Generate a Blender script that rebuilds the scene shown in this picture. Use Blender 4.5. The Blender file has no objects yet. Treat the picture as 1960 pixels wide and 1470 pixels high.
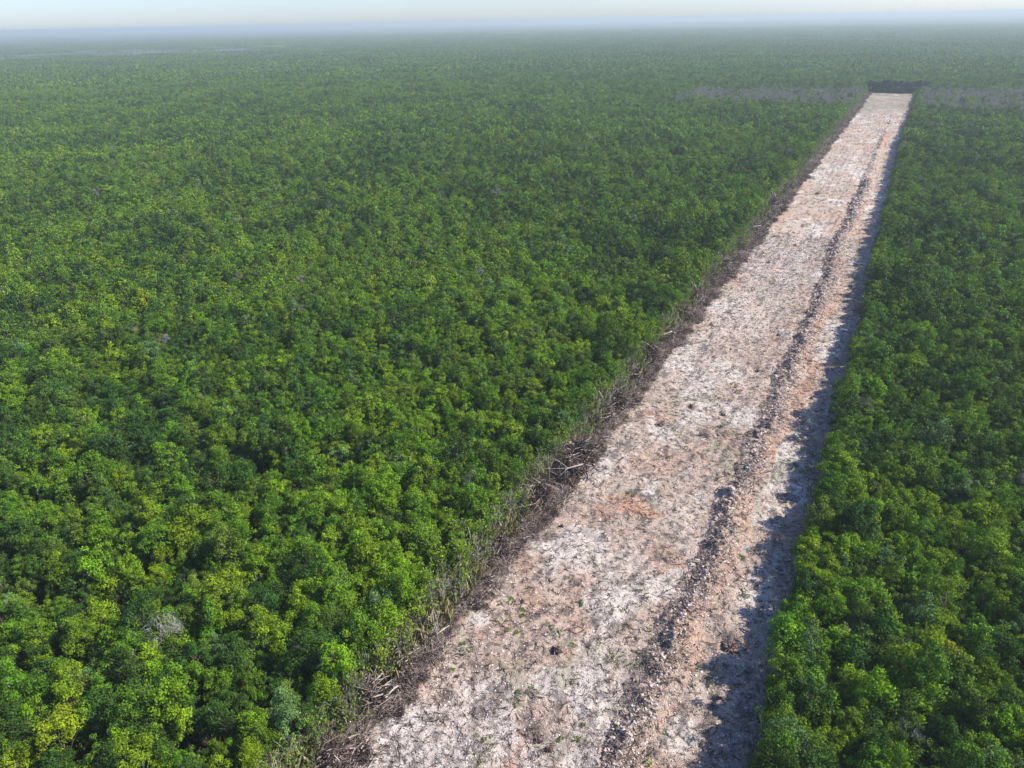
import bpy, math, random
import numpy as np
from mathutils import Matrix, Vector

random.seed(7)
RNG = np.random.default_rng(11)
C = bpy.context.scene.collection
scene = bpy.context.scene

# ------------------------------------------------------------------ camera
F_PX, CAM_H = 1360.0, 60.0
def view_axes(hl=60.0, hr=20.0, vpx=1785.0):
    a = np.array([-980, 735 - hl, -F_PX]); b = np.array([980, 735 - hr, -F_PX])
    n = np.cross(a, b); n /= np.linalg.norm(n)
    if n[1] < 0: n = -n
    vy = hl + (hr - hl) * vpx / 1960
    d = np.array([vpx - 980, 735 - vy, -F_PX]); d /= np.linalg.norm(d)
    d -= n * d.dot(n); d /= np.linalg.norm(d)
    return np.array([np.cross(d, n), d, n])
AX = view_axes()
def g(px, py, z=0.0):                     # photo pixel -> point on the level z
    v = AX @ np.array([px - 980, 735 - py, -F_PX]); t = (z - CAM_H) / v[2]
    return float(v[0] * t), float(v[1] * t)
def project(P):                           # world points -> photo pixel
    c = (P - np.array([0, 0, CAM_H])) @ AX
    w = np.maximum(-c[:, 2], 1e-3)
    return 980 + F_PX * c[:, 0] / w, 735 - F_PX * c[:, 1] / w, -c[:, 2]
cam_d = bpy.data.cameras.new('camera'); cam = bpy.data.objects.new('camera', cam_d); C.objects.link(cam)
R4 = Matrix([[*AX[0], 0], [*AX[1], 0], [*AX[2], CAM_H], [0, 0, 0, 1]])
cam.matrix_world = R4
cam_d.sensor_width = 36.0; cam_d.lens = F_PX * 36.0 / 1960.0
cam_d.clip_start = 0.5; cam_d.clip_end = 90000.0
scene.camera = cam

# ------------------------------------------------------------------ light
SUN_EL, SUN_AZ = math.radians(43), math.radians(30)    # azimuth measured from +X towards +Y
sd = Vector((math.cos(SUN_EL) * math.cos(SUN_AZ), math.cos(SUN_EL) * math.sin(SUN_AZ), math.sin(SUN_EL)))
sun_d = bpy.data.lights.new('sun', 'SUN'); sun = bpy.data.objects.new('sun', sun_d); C.objects.link(sun)
sun_d.energy = 5.0; sun_d.angle = math.radians(0.5); sun_d.color = (1.0, 0.94, 0.845)
sun.rotation_euler = sd.to_track_quat('Z', 'Y').to_euler(); sun.location = (0, 0, 200)
W = bpy.data.worlds.new('World'); scene.world = W; W.use_nodes = True
wn = W.node_tree; wn.nodes.clear()
sky = wn.nodes.new('ShaderNodeTexSky'); sky.sky_type = 'NISHITA'; sky.sun_disc = False
sky.sun_elevation = SUN_EL; sky.sun_rotation = math.radians(90) - SUN_AZ
sky.air_density = 1.0; sky.dust_density = 0.5; sky.ozone_density = 3.0; sky.altitude = 50
bg = wn.nodes.new('ShaderNodeBackground'); bg.inputs[1].default_value = 0.098
wo = wn.nodes.new('ShaderNodeOutputWorld')
tn = wn.nodes.new('ShaderNodeMix'); tn.data_type = 'RGBA'; tn.blend_type = 'MULTIPLY'; tn.inputs[0].default_value = 1.0
tn.inputs[7].default_value = (0.95, 1.06, 1.40, 1)
wn.links.new(sky.outputs[0], tn.inputs[6]); wn.links.new(tn.outputs[2], bg.inputs[0]); wn.links.new(bg.outputs[0], wo.inputs[0])
scene.view_settings.view_transform = 'Standard'; scene.view_settings.look = 'None'
scene.view_settings.exposure = 0.66; scene.view_settings.gamma = 1.0
scene.render.engine = 'CYCLES'
cy = scene.cycles
cy.max_bounces = 5; cy.diffuse_bounces = 1; cy.glossy_bounces = 1; cy.transmission_bounces = 3
cy.volume_bounces = 0; cy.transparent_max_bounces = 4
cy.caustics_reflective = False; cy.caustics_refractive = False
cy.use_denoising = True

# ------------------------------------------------------------------ helpers
def tag(o, label=None, cat=None, group=None, kind=None):
    if label: o['label'] = label
    if cat: o['category'] = cat
    if group: o['group'] = group
    if kind: o['kind'] = kind
    return o
def link(o, parent=None):
    C.objects.link(o)
    if parent is not None: o.parent = parent
    return o
def empty(name, loc, rz=0.0, s=1.0):
    o = bpy.data.objects.new(name, None); o.location = loc; o.rotation_euler = (0, 0, rz)
    o.scale = (s, s, s) if isinstance(s, (int, float)) else s
    o.empty_display_size = 0.5
    return link(o)
def np_mesh(name, V, Fa, mats, mi=None, attrs=None, smooth=False):
    """V (n,3); Fa (m,k) faces all with k corners"""
    me = bpy.data.meshes.new(name); V = np.asarray(V, np.float32); Fa = np.asarray(Fa, np.int32)
    me.vertices.add(len(V)); me.vertices.foreach_set('co', V.ravel())
    k = Fa.shape[1]; me.loops.add(Fa.size); me.loops.foreach_set('vertex_index', Fa.ravel())
    me.polygons.add(len(Fa)); me.polygons.foreach_set('loop_start', np.arange(0, Fa.size, k, dtype=np.int32))
    if mi is not None: me.polygons.foreach_set('material_index', np.asarray(mi, np.int32))
    me.polygons.foreach_set('use_smooth', np.full(len(Fa), smooth))
    for m in (mats if isinstance(mats, (list, tuple)) else [mats]): me.materials.append(m)
    for an, av in (attrs or {}).items():
        a = me.attributes.new(an, 'FLOAT', 'POINT'); a.data.foreach_set('value', np.asarray(av, np.float32))
    me.update(calc_edges=True); return me
def hash2(ix, iy, seed):
    h = (ix.astype(np.int64) * 374761393 + iy.astype(np.int64) * 668265263 + seed * 974634777) & 0x7fffffff
    h = ((h ^ (h >> 13)) * 1274126177) & 0x7fffffff
    return ((h ^ (h >> 16)) & 0xffff) / 65535.0
def vnoise(x, y, seed=0):
    ix = np.floor(x); iy = np.floor(y); fx = x - ix; fy = y - iy
    fx = fx * fx * (3 - 2 * fx); fy = fy * fy * (3 - 2 * fy)
    a = hash2(ix, iy, seed); b = hash2(ix + 1, iy, seed); c = hash2(ix, iy + 1, seed); d = hash2(ix + 1, iy + 1, seed)
    return (a * (1 - fx) + b * fx) * (1 - fy) + (c * (1 - fx) + d * fx) * fy
def fbm(x, y, oct=4, seed=0):
    s = 0; a = 0.5; t = 0
    for o in range(oct):
        s = s + a * vnoise(x * 2**o, y * 2**o, seed + o * 17); t += a; a *= 0.55
    return s / t
def smooth(a, b, x):
    t = np.clip((x - a) / (b - a), 0, 1); return t * t * (3 - 2 * t)

# ------------------------------------------------------------------ materials
def new_mat(name):
    m = bpy.data.materials.new(name); m.use_nodes = True; m.node_tree.nodes.clear(); return m, m.node_tree
def N(nt, t, **kw):
    n = nt.nodes.new(t)
    for k, v in kw.items(): setattr(n, k, v)
    return n
def ramp(nt, fac, stops):
    r = N(nt, 'ShaderNodeValToRGB'); e = r.color_ramp.elements
    while len(e) < len(stops): e.new(0.5)
    for i, (p, c) in enumerate(stops):
        e[i].position = p; e[i].color = (c[0], c[1], c[2], 1) if not isinstance(c, (int, float)) else (c, c, c, 1)
    nt.links.new(fac, r.inputs[0]); return r.outputs[0]
def mixc(nt, fac, a, b, mode='MIX'):
    m = N(nt, 'ShaderNodeMix', data_type='RGBA', blend_type=mode)
    if isinstance(fac, (int, float)): m.inputs[0].default_value = fac
    else: nt.links.new(fac, m.inputs[0])
    for i, v in ((6, a), (7, b)):
        if isinstance(v, (tuple, list)): m.inputs[i].default_value = (*v, 1)
        else: nt.links.new(v, m.inputs[i])
    return m.outputs[2]
def leaf_mat(name, col, var=0.46, trans=0.14):
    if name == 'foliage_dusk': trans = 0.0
    m, nt = new_mat(name)
    oi = N(nt, 'ShaderNodeObjectInfo'); at = N(nt, 'ShaderNodeAttribute', attribute_name='tint')
    hs = N(nt, 'ShaderNodeHueSaturation'); hs.inputs['Color'].default_value = (*col, 1)
    v1 = N(nt, 'ShaderNodeMapRange'); v1.inputs[3].default_value = 1 - var * 1.3; v1.inputs[4].default_value = 1 + var * 1.6
    nt.links.new(at.outputs['Fac'], v1.inputs[0])
    v2 = N(nt, 'ShaderNodeMapRange'); v2.inputs[3].default_value = 0.82; v2.inputs[4].default_value = 1.22
    nt.links.new(oi.outputs['Random'], v2.inputs[0])
    mu = N(nt, 'ShaderNodeMath', operation='MULTIPLY'); nt.links.new(v1.outputs[0], mu.inputs[0]); nt.links.new(v2.outputs[0], mu.inputs[1])
    nt.links.new(mu.outputs[0], hs.inputs['Value'])
    fr = N(nt, 'ShaderNodeMath', operation='FRACT'); ml = N(nt, 'ShaderNodeMath', operation='MULTIPLY'); ml.inputs[1].default_value = 7.31
    nt.links.new(oi.outputs['Random'], ml.inputs[0]); nt.links.new(ml.outputs[0], fr.inputs[0])
    v3 = N(nt, 'ShaderNodeMapRange'); v3.inputs[3].default_value = 0.482; v3.inputs[4].default_value = 0.515
    nt.links.new(fr.outputs[0], v3.inputs[0]); nt.links.new(v3.outputs[0], hs.inputs['Hue'])
    p = N(nt, 'ShaderNodeBsdfPrincipled'); p.inputs['Roughness'].default_value = 0.5
    p.inputs['Specular IOR Level'].default_value = 0.10
    nt.links.new(hs.outputs[0], p.inputs['Base Color'])
    t = N(nt, 'ShaderNodeBsdfTranslucent')
    tc = mixc(nt, 1.0, hs.outputs[0], (1.25, 1.15, 0.6), 'MULTIPLY'); nt.links.new(tc, t.inputs[0])
    mx = N(nt, 'ShaderNodeMixShader'); mx.inputs[0].default_value = trans
    nt.links.new(p.outputs[0], mx.inputs[1]); nt.links.new(t.outputs[0], mx.inputs[2])
    o = N(nt, 'ShaderNodeOutputMaterial'); nt.links.new(mx.outputs[0], o.inputs[0])
    return m
def stick_mat(name, stops):
    m, nt = new_mat(name)
    at = N(nt, 'ShaderNodeAttribute', attribute_name='tint')
    c = ramp(nt, at.outputs['Fac'], stops)
    tc = N(nt, 'ShaderNodeTexCoord'); nz = N(nt, 'ShaderNodeTexNoise'); nz.inputs['Scale'].default_value = 5
    nt.links.new(tc.outputs['Object'], nz.inputs['Vector'])
    k = ramp(nt, nz.outputs[0], [(0.3, 0.72), (0.7, 1.15)])
    c2 = mixc(nt, 1.0, c, k, 'MULTIPLY')
    p = N(nt, 'ShaderNodeBsdfPrincipled'); p.inputs['Roughness'].default_value = 0.85
    p.inputs['Specular IOR Level'].default_value = 0.2
    nt.links.new(c2, p.inputs['Base Color'])
    o = N(nt, 'ShaderNodeOutputMaterial'); nt.links.new(p.outputs[0], o.inputs[0]); return m

HUES = {                                   # name: (albedo, wording for labels)
    'mid':    ((0.102, 0.198, 0.012), 'mid-green'),
    'deep':   ((0.048, 0.104, 0.014), 'dark green'),
    'bright': ((0.155, 0.262, 0.010), 'bright green'),
    'olive':  ((0.105, 0.170, 0.020), 'olive-green'),
    'grey':   ((0.110, 0.190, 0.055), 'pale grey-green'),
    'lime':   ((0.205, 0.270, 0.010), 'yellow-green'),
    'bare':   ((0.27, 0.25, 0.25), 'leafless grey'),
    'dusk':   ((0.012, 0.034, 0.018), 'very dark green'),  # even, very dark green for the end trees and the far clump
}
LM = {k: leaf_mat('foliage_' + k, v[0]) for k, v in HUES.items()}
BARK = stick_mat('bark', [(0, (0.13, 0.105, 0.08)), (1, (0.30, 0.26, 0.22))])
BRUSH = stick_mat('dead_brush', [(0, (0.016, 0.012, 0.010)), (0.36, (0.070, 0.047, 0.037)), (0.65, (0.26, 0.185, 0.15)), (1, (0.68, 0.56, 0.47))])
PALE = stick_mat('pale_dead_wood', [(0, (0.27, 0.215, 0.18)), (1, (0.62, 0.53, 0.46))])
GRASSM = stick_mat('dry_grass', [(0, (0.13, 0.16, 0.035)), (0.5, (0.28, 0.26, 0.09)), (1, (0.50, 0.41, 0.26))])

def ground_mat():
    m, nt = new_mat('crushed_limestone')
    ge = N(nt, 'ShaderNodeNewGeometry'); P = ge.outputs['Position']
    def noise(scale, detail=4, rough=0.6, dist=0.0, vec=None):
        n = N(nt, 'ShaderNodeTexNoise'); n.inputs['Scale'].default_value = scale; n.inputs['Detail'].default_value = detail
        n.inputs['Roughness'].default_value = rough; n.inputs['Distortion'].default_value = dist
        nt.links.new(vec if vec is not None else P, n.inputs['Vector']); return n.outputs[0]
    fine = noise(4.2, 6, 0.74, 1.2)
    mid = noise(0.55, 5, 0.65, 0.8)
    big = noise(0.09, 4, 0.6, 0.5)
    mp = N(nt, 'ShaderNodeMapping'); mp.inputs['Scale'].default_value = (1.6, .09, 1); mp.inputs['Rotation'].default_value = (0, 0, .03); nt.links.new(P, mp.inputs['Vector'])
    trk = noise(1.0, 4, .6, .6, mp.outputs[0])
    mp2 = N(nt, 'ShaderNodeMapping'); mp2.inputs['Scale'].default_value = (.16, .9, 1); mp2.inputs['Rotation'].default_value = (0, 0, -.25); nt.links.new(P, mp2.inputs['Vector'])
    scr = noise(1.0, 4, .6, .8, mp2.outputs[0])
    # white shards over brown mulch
    fac = N(nt, 'ShaderNodeMath', operation='ADD'); s1 = N(nt, 'ShaderNodeMath', operation='MULTIPLY'); s1.inputs[1].default_value = 0.35
    nt.links.new(mid, s1.inputs[0]); nt.links.new(fine, fac.inputs[0]); nt.links.new(s1.outputs[0], fac.inputs[1])
    c = ramp(nt, fac.outputs[0], [(0.44, (0.15, 0.115, 0.095)), (0.58, (0.34, 0.265, 0.205)), (0.70, (0.52, 0.43, 0.35)), (0.88, (0.77, 0.70, 0.60))])
    c = mixc(nt, ramp(nt, trk, [(0.44, 0.0), (0.62, 0.7)]), c, (0.56, 0.475, 0.385))
    c = mixc(nt, ramp(nt, scr, [(0.48, 0.0), (0.66, 0.65)]), c, (0.36, 0.27, 0.21))
    tan = ramp(nt, fine, [(0.35, (0.20, 0.13, 0.10)), (0.55, (0.46, 0.335, 0.25)), (0.72, (0.70, 0.575, 0.46))])
    c = mixc(nt, ramp(nt, big, [(0.32, 0.0), (0.58, 0.9)]), c, tan)
    def attr(n): a = N(nt, 'ShaderNodeAttribute', attribute_name=n); return a.outputs['Fac']
    org = ramp(nt, fine, [(0.35, (0.26, 0.125, 0.07)), (0.55, (0.50, 0.27, 0.165)), (0.75, (0.70, 0.50, 0.38))])
    c = mixc(nt, attr('orange'), c, org)
    wht = ramp(nt, fine, [(0.35, (0.42, 0.365, 0.31)), (0.6, (0.76, 0.71, 0.64))])
    c = mixc(nt, attr('chalk'), c, wht)
    grn = ramp(nt, fine, [(0.38, (0.13, 0.14, 0.07)), (0.62, (0.34, 0.33, 0.22))])
    c = mixc(nt, attr('weeds'), c, grn)
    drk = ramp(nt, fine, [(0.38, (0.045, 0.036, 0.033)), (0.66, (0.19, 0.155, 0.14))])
    c = mixc(nt, attr('mulch'), c, drk)  # dark litter on the ground, painted shade on the ridge's left flank
    p = N(nt, 'ShaderNodeBsdfPrincipled'); p.inputs['Roughness'].default_value = 0.92; p.inputs['Specular IOR Level'].default_value = 0.15
    nt.links.new(c, p.inputs['Base Color'])
    b = N(nt, 'ShaderNodeBump'); b.inputs['Strength'].default_value = 0.9; b.inputs['Distance'].default_value = 0.16
    nt.links.new(fine, b.inputs['Height']); nt.links.new(b.outputs[0], p.inputs['Normal'])
    o = N(nt, 'ShaderNodeOutputMaterial'); nt.links.new(p.outputs[0], o.inputs[0]); return m
GM = ground_mat()
def floor_mat(name, stops, scale):
    m, nt = new_mat(name)
    ge = N(nt, 'ShaderNodeNewGeometry'); n = N(nt, 'ShaderNodeTexNoise'); n.inputs['Scale'].default_value = scale
    n.inputs['Detail'].default_value = 8; n.inputs['Roughness'].default_value = 0.7
    nt.links.new(ge.outputs['Position'], n.inputs['Vector'])
    c = ramp(nt, n.outputs[0], stops)
    p = N(nt, 'ShaderNodeBsdfPrincipled'); p.inputs['Roughness'].default_value = 0.95; p.inputs['Specular IOR Level'].default_value = 0.05
    nt.links.new(c, p.inputs['Base Color'])
    o = N(nt, 'ShaderNodeOutputMaterial'); nt.links.new(p.outputs[0], o.inputs[0]); return m
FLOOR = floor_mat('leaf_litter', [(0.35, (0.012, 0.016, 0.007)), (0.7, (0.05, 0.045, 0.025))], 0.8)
FARM = floor_mat('distant_canopy', [(0.38, (0.022, 0.055, 0.014)), (0.55, (0.04, 0.085, 0.016)), (0.68, (0.085, 0.115, 0.05))], 0.006)

# ------------------------------------------------------------------ the ground
def tree_zone(x, y):                       # where forest stands
    inside = (x > -36.5) & (x < 0.4) & (y < 716)
    return ~inside
def berm_x(y): return -10.9 + 0.0022 * np.minimum(y, 450) + 0.9 * np.sin(y * 0.075 + 0.6) * np.exp(-y / 220) + 1.8 * (fbm(y * 0.09, y * 0, 3, 5) - 0.5) + 1.1 * (fbm(y * 0.5, y * 0, 2, 6) - 0.5) - 0.9 * smooth(74, 84, y) * (1 - smooth(86, 93, y))
def berm_h(y):
    h = 0.02 + 1.0 * fbm(y * 0.22, y * 0, 3, 9) - 0.6 * smooth(86, 88, y) * (1 - smooth(90, 92, y))
    return np.maximum(h, 0.12) * smooth(16, 24, y) * (1 - smooth(455, 480, y))
ORANGE = [(1200, 965, 3.2, 2.6, 1.0), (1240, 985, 2.2, 1.6, 0.9), (1150, 985, 2.2, 1.5, 0.7), (1255, 800, 3, 3, .7), (1545, 720, 2, 14, .8),
          (1520, 770, 1.6, 10, .7), (1470, 860, 1.8, 7, .5), (1600, 560, 2, 25, .55), (1000, 1455, 3, 2, .7), (1480, 765, 2, 4, .5), (1270, 1080, 3, 4, .4),
          (1400, 640, 5, 8, .35), (1120, 1180, 4, 3, .25), (1500, 470, 6, 20, .35), (1410, 1010, 1.6, 3, .5)]
CHALK = [(1035, 1050, 1.7, 1.2, 0.9), (1010, 1035, 1.0, 1.0, .8), (1190, 1105, 5, 6, .35), (900, 1330, 6, 4, .3), (1430, 600, 8, 25, .3), (1450, 1130, 2, 5, .5), (1300, 1420, 2, 3, .6), (1500, 500, 9, 50, .25), (1180, 1350, 3, 5, .3)]
def patch(X, Y, lst, seed):
    out = np.zeros_like(X); wx = 2.2 * (fbm(X * 0.5, Y * 0.5, 4, seed) - 0.5); wy = 2.2 * (fbm(X * 0.5, Y * 0.5, 4, seed + 3) - 0.5)
    for px, py, rx, ry, s in lst:
        cx, cyy = g(px, py)
        d = np.hypot((X - cx + wx) / rx, (Y - cyy + wy) / ry)
        out = np.maximum(out, s * (1 - smooth(0.55, 1.15, d)))
    return out
PITS = [(1230, 954, 1.6, 0.7, .5), (1130, 1031, 1.4, .6, .4), (1264, 815, 1.3, .8, .5), (1323, 782, .9, .9, .45), (1385, 794, 1.0, .9, .45), (1342, 833, 1.0, .8, .4),
        (1450, 711, 1.1, 1.2, .4), (1491, 642, 1.2, 1.4, .45), (1398, 1240, 2.2, 1.2, .8), (1030, 1418, .7, .9, .5), (1500, 700, 1.4, 1.4, .4), (1280, 690, 1, 1, .3), (1510, 520, 2, 3, .4), (1540, 455, 2, 4, .4), (1590, 330, 2, 8, .4)]
def ground_z(X, Y):
    z = 0.55 * (fbm(X * 0.12, Y * 0.12, 3, 1) - 0.5) + 0.42 * (fbm(X * 0.6, Y * 0.6, 3, 2) - 0.5) + 0.20 * (fbm(X * 2.2, Y * 2.2, 3, 3) - 0.5)
    # dozer scrapes across the strip
    z += 0.10 * np.maximum(0, np.sin(Y * 2.1 + 3.0 * fbm(X * 0.25, Y * 0.25, 3, 8) * 3)) * smooth(0.5, 0.62, fbm(X * 0.1, Y * 0.1, 2, 21))
    for px, py, rx, ry, dz in PITS:
        cx, cyy = g(px, py); d2 = ((X - cx) / rx) ** 2 + ((Y - cyy) / ry) ** 2
        z = z - dz * np.exp(-d2) + 0.5 * dz * np.exp(-(((X - cx) / rx) ** 2 + ((Y - cyy - 1.5 * ry) / ry) ** 2))
    z = z + 0.30
    edge = smooth(-39.5, -36.5, X) * (1 - smooth(5.5, 8.5, X)) * (1 - smooth(722, 728, Y)) * smooth(8, 12, Y)
    return z * edge - 0.75 * (1 - edge)
def grid_mesh(name, xs, ys, fz, mat, attrs, smoothf=True):
    X, Y = np.meshgrid(xs, ys); Z = fz(X, Y)
    V = np.stack([X, Y, Z], -1).reshape(-1, 3); nx, ny = len(xs), len(ys)
    i = np.arange((ny - 1) * (nx - 1)); r = i // (nx - 1); c = i % (nx - 1); a = r * nx + c
    Fa = np.stack([a, a + 1, a + nx + 1, a + nx], -1)
    at = {k: f(X, Y).ravel() for k, f in attrs.items()}
    me = np_mesh(name, V, Fa, mat, attrs=at, smooth=smoothf)
    return bpy.data.objects.new(name, me)
ys = np.concatenate([np.arange(8, 130, 0.22), np.arange(130, 300, 0.6), np.arange(300, 730, 1.6)])
xs = np.arange(-40, 9.01, 0.22)
def a_weeds(X, Y):
    far = smooth(545, 590, Y) * (0.25 + 0.5 * smooth(.4, .6, fbm(X * .15, Y * .05, 3, 40)))
    spots = 0.45 * smooth(0.60, 0.68, fbm(X * 0.35, Y * 0.35, 4, 33)) * smooth(0.45, 0.6, vnoise(X * 0.07, Y * 0.07, 34))
    return np.maximum(far, spots)
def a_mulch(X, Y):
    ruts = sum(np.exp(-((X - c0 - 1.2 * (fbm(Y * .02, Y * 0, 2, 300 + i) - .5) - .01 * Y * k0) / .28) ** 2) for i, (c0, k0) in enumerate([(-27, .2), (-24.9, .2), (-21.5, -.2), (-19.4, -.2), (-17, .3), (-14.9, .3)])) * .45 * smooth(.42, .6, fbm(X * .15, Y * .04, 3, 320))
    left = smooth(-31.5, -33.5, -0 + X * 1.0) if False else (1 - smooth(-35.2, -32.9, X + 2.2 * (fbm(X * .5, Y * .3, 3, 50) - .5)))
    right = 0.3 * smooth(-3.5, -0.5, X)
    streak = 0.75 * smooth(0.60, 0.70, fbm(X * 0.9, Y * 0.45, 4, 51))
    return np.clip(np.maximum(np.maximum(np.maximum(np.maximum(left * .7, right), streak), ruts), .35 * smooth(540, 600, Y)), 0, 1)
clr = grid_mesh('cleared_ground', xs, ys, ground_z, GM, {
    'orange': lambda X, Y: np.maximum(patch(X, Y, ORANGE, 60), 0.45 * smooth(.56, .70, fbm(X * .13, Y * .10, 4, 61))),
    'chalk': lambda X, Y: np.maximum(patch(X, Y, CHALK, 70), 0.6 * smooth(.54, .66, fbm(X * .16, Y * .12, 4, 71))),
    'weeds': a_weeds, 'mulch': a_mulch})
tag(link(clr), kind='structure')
# the low ridge of pushed-up earth
us = np.linspace(-2.2, 2.6, 30); bys = np.concatenate([np.arange(16, 150, 0.25), np.arange(150, 480, 0.8)])
U, Yb = np.meshgrid(us, bys)
prof = np.where(U < 0.1, np.clip(1 - np.abs((U - 0.1) / 1.75), 0, 1) ** 0.9, np.clip(1 - (U - 0.1) / 2.3, 0, 1) ** 1.15)
Xb = berm_x(Yb) + U * (1.05 + 0.5 * vnoise(Yb * .2, Yb * 0, 31))
rough = fbm(Xb * 1.0, Yb * 1.0, 4, 81) - 0.5
Zb = ground_z(Xb, Yb) + prof * berm_h(Yb) * np.maximum(.15, 1 + 2.6 * rough) * 1.1 - np.where(prof < 0.02, 0.3, 0.0) - 0.02
Vb = np.stack([Xb, Yb, Zb], -1).reshape(-1, 3); nx, ny = len(us), len(bys)
i = np.arange((ny - 1) * (nx - 1)); a = (i // (nx - 1)) * nx + i % (nx - 1)
bo = 0.05 + 0.75 * smooth(.35, .8, fbm(Yb * .05, Yb * 0 + 3, 3, 91)); bo = bo * smooth(-.3, .6, U)
bm_ = np_mesh('earth_berm', Vb, np.stack([a, a + 1, a + nx + 1, a + nx], -1), GM, smooth=True,
              attrs={'orange': bo.ravel(), 'chalk': (0 * U).ravel(), 'weeds': (0 * U).ravel(),
                     'mulch': ((.7 - .3 * smooth(100, 200, Yb)) * (1 - smooth(-0.3, 0.6, U + 2.2 * rough)) * smooth(-2.1, -1.5, U + 2 * rough) * smooth(.36, .50, fbm(Xb * .7, Yb * .5, 3, 93))).ravel()})  # left flank darkened: the ridge's shaded side put into the colour, broken by noise
tag(link(bpy.data.objects.new('earth_berm', bm_)), kind='structure')
# forest floor out to the horizon, and the level top of the farthest canopy
def disc(name, z, mat, r0, r1):
    n = 96; V = []; Fa = []
    for r in (r0, r1):
        for k in range(n): V.append((r * math.cos(2 * math.pi * k / n), r * math.sin(2 * math.pi * k / n), z))
    for k in range(n): Fa.append((k, (k + 1) % n, n + (k + 1) % n, n + k))
    return bpy.data.objects.new(name, np_mesh(name, V, Fa, mat))
fl = disc('forest_floor', -0.45, FLOOR, 1.0, 40000); tag(link(fl), kind='structure')
far = disc('distant_forest', 6.2, FARM, 4200, 39000); tag(link(far), kind='structure')

# ------------------------------------------------------------------ foliage meshes
def leaf_cards(P, Nn, size, rng, aspect=0.55, jit=0.42):
    """one small card per point, facing roughly along Nn"""
    n = len(P); D = Nn + rng.normal(0, jit, (n, 3)); D /= np.linalg.norm(D, axis=1, keepdims=True)
    T = np.cross(D, rng.normal(0, 1, (n, 3))); T /= np.linalg.norm(T, axis=1, keepdims=True); B = np.cross(D, T)
    s = size * rng.uniform(0.6, 1.35, (n, 1)); w = s * aspect
    V = np.stack([P - T * s * .5, P + B * w * .5 - T * s * .05 + D * s * .08, P + T * s * .5 - D * s * .12, P - B * w * .5 - T * s * .05 + D * s * .08], 1).reshape(-1, 3)
    Fa = np.arange(4 * n).reshape(n, 4); return V, Fa
def crown_points(rng, R, Hc, nl, n, flat=1.0):
    """lumpy crown: lobes on a dome, points on the lobes' outer sides. base of crown at z=0"""
    L = []; ea, es = rng.uniform(0, 3.14), rng.uniform(.62, .95)
    ca, sa = math.cos(ea), math.sin(ea); hs = rng.uniform(0, 6.28)
    for k in range(nl):
        a = rng.uniform(0, 2 * math.pi); q = math.sqrt(rng.random()) * 1.02; u, v = q * math.cos(a), q * math.sin(a) * es
        x, y = R * .84 * (u * ca - v * sa), R * .84 * (u * sa + v * ca)
        z = Hc * (0.25 + 0.42 * math.sqrt(max(0, 1 - q * q * .9)) + .10 * math.cos(a * 2 + hs)) + rng.normal(0, Hc * .09)
        L.append((x, y, z, rng.uniform(.30, .68) * (R / 2.2)))
    for k in range(max(5, nl // 2)):       # lower skirt
        a = rng.uniform(0, 2 * math.pi); q = rng.uniform(.45, .85); L.append((R * q * math.cos(a), R * q * math.sin(a), Hc * rng.uniform(.0, .45), rng.uniform(.35, .65) * (R / 2.2)))
    L = np.array(L); w = L[:, 3] ** 2; idx = rng.choice(len(L), n, p=w / w.sum())
    D = rng.normal(0, 1, (n, 3)); D[:, 2] = np.where(rng.random(n) < .72, np.abs(D[:, 2]), D[:, 2]); D /= np.linalg.norm(D, axis=1, keepdims=True)
    rad = L[idx, 3:4] * (1.12 - 0.6 * rng.random((n, 1)) ** 1.6) * (1 + .22 * np.sin(D[:, :1] * 7 + idx[:, None] * 3) * np.sin(D[:, 1:2] * 7 + idx[:, None]))
    P = L[idx, :3] + D * rad * np.array([1, 1, .82 * flat])
    Nn = D * 1.0 + np.array([0, 0, .15]); tint = rng.random(n) * .55 + .45 * ((idx * 0.618) % 1)
    return P, Nn, tint
def crown_mesh(name, seed, hue, R, Hc, nl, n, leaf, z0, flat=1.0):
    rng = np.random.default_rng(seed); P, Nn, t = crown_points(rng, R, Hc, nl, n, flat)
    V, Fa = leaf_cards(P, Nn, leaf, rng, .07 if hue == 'bare' else .55); V[:, 2] += z0
    return np_mesh(name, V, Fa, LM[hue], attrs={'tint': np.repeat(t, 4)})
def tube_arrays(paths, k=4):
    """paths: list of (points (n,3), r0, r1, tint)"""
    Vs = []; Fs = []; T = []; off = 0
    for pts, r0, r1, tint in paths:
        pts = np.asarray(pts, float); n = len(pts); d = np.gradient(pts, axis=0); d /= np.linalg.norm(d, axis=1, keepdims=True) + 1e-9
        ref = np.array([0, 0, 1.]) if abs(d[0][2]) < .8 else np.array([1., 0, 0])
        A = np.cross(d, ref); A /= np.linalg.norm(A, axis=1, keepdims=True) + 1e-9; B = np.cross(d, A)
        r = np.linspace(r0, r1, n)[:, None, None]; an = np.arange(k) * 2 * math.pi / k
        ring = pts[:, None, :] + r * (A[:, None, :] * np.cos(an)[None, :, None] + B[:, None, :] * np.sin(an)[None, :, None])
        Vs.append(ring.reshape(-1, 3)); T.append(np.full(n * k, tint))
        for i in range(n - 1):
            for j in range(k): Fs.append((off + i * k + j, off + i * k + (j + 1) % k, off + (i + 1) * k + (j + 1) % k, off + (i + 1) * k + j))
        off += n * k
    return np.concatenate(Vs), np.array(Fs), np.concatenate(T)
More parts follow.
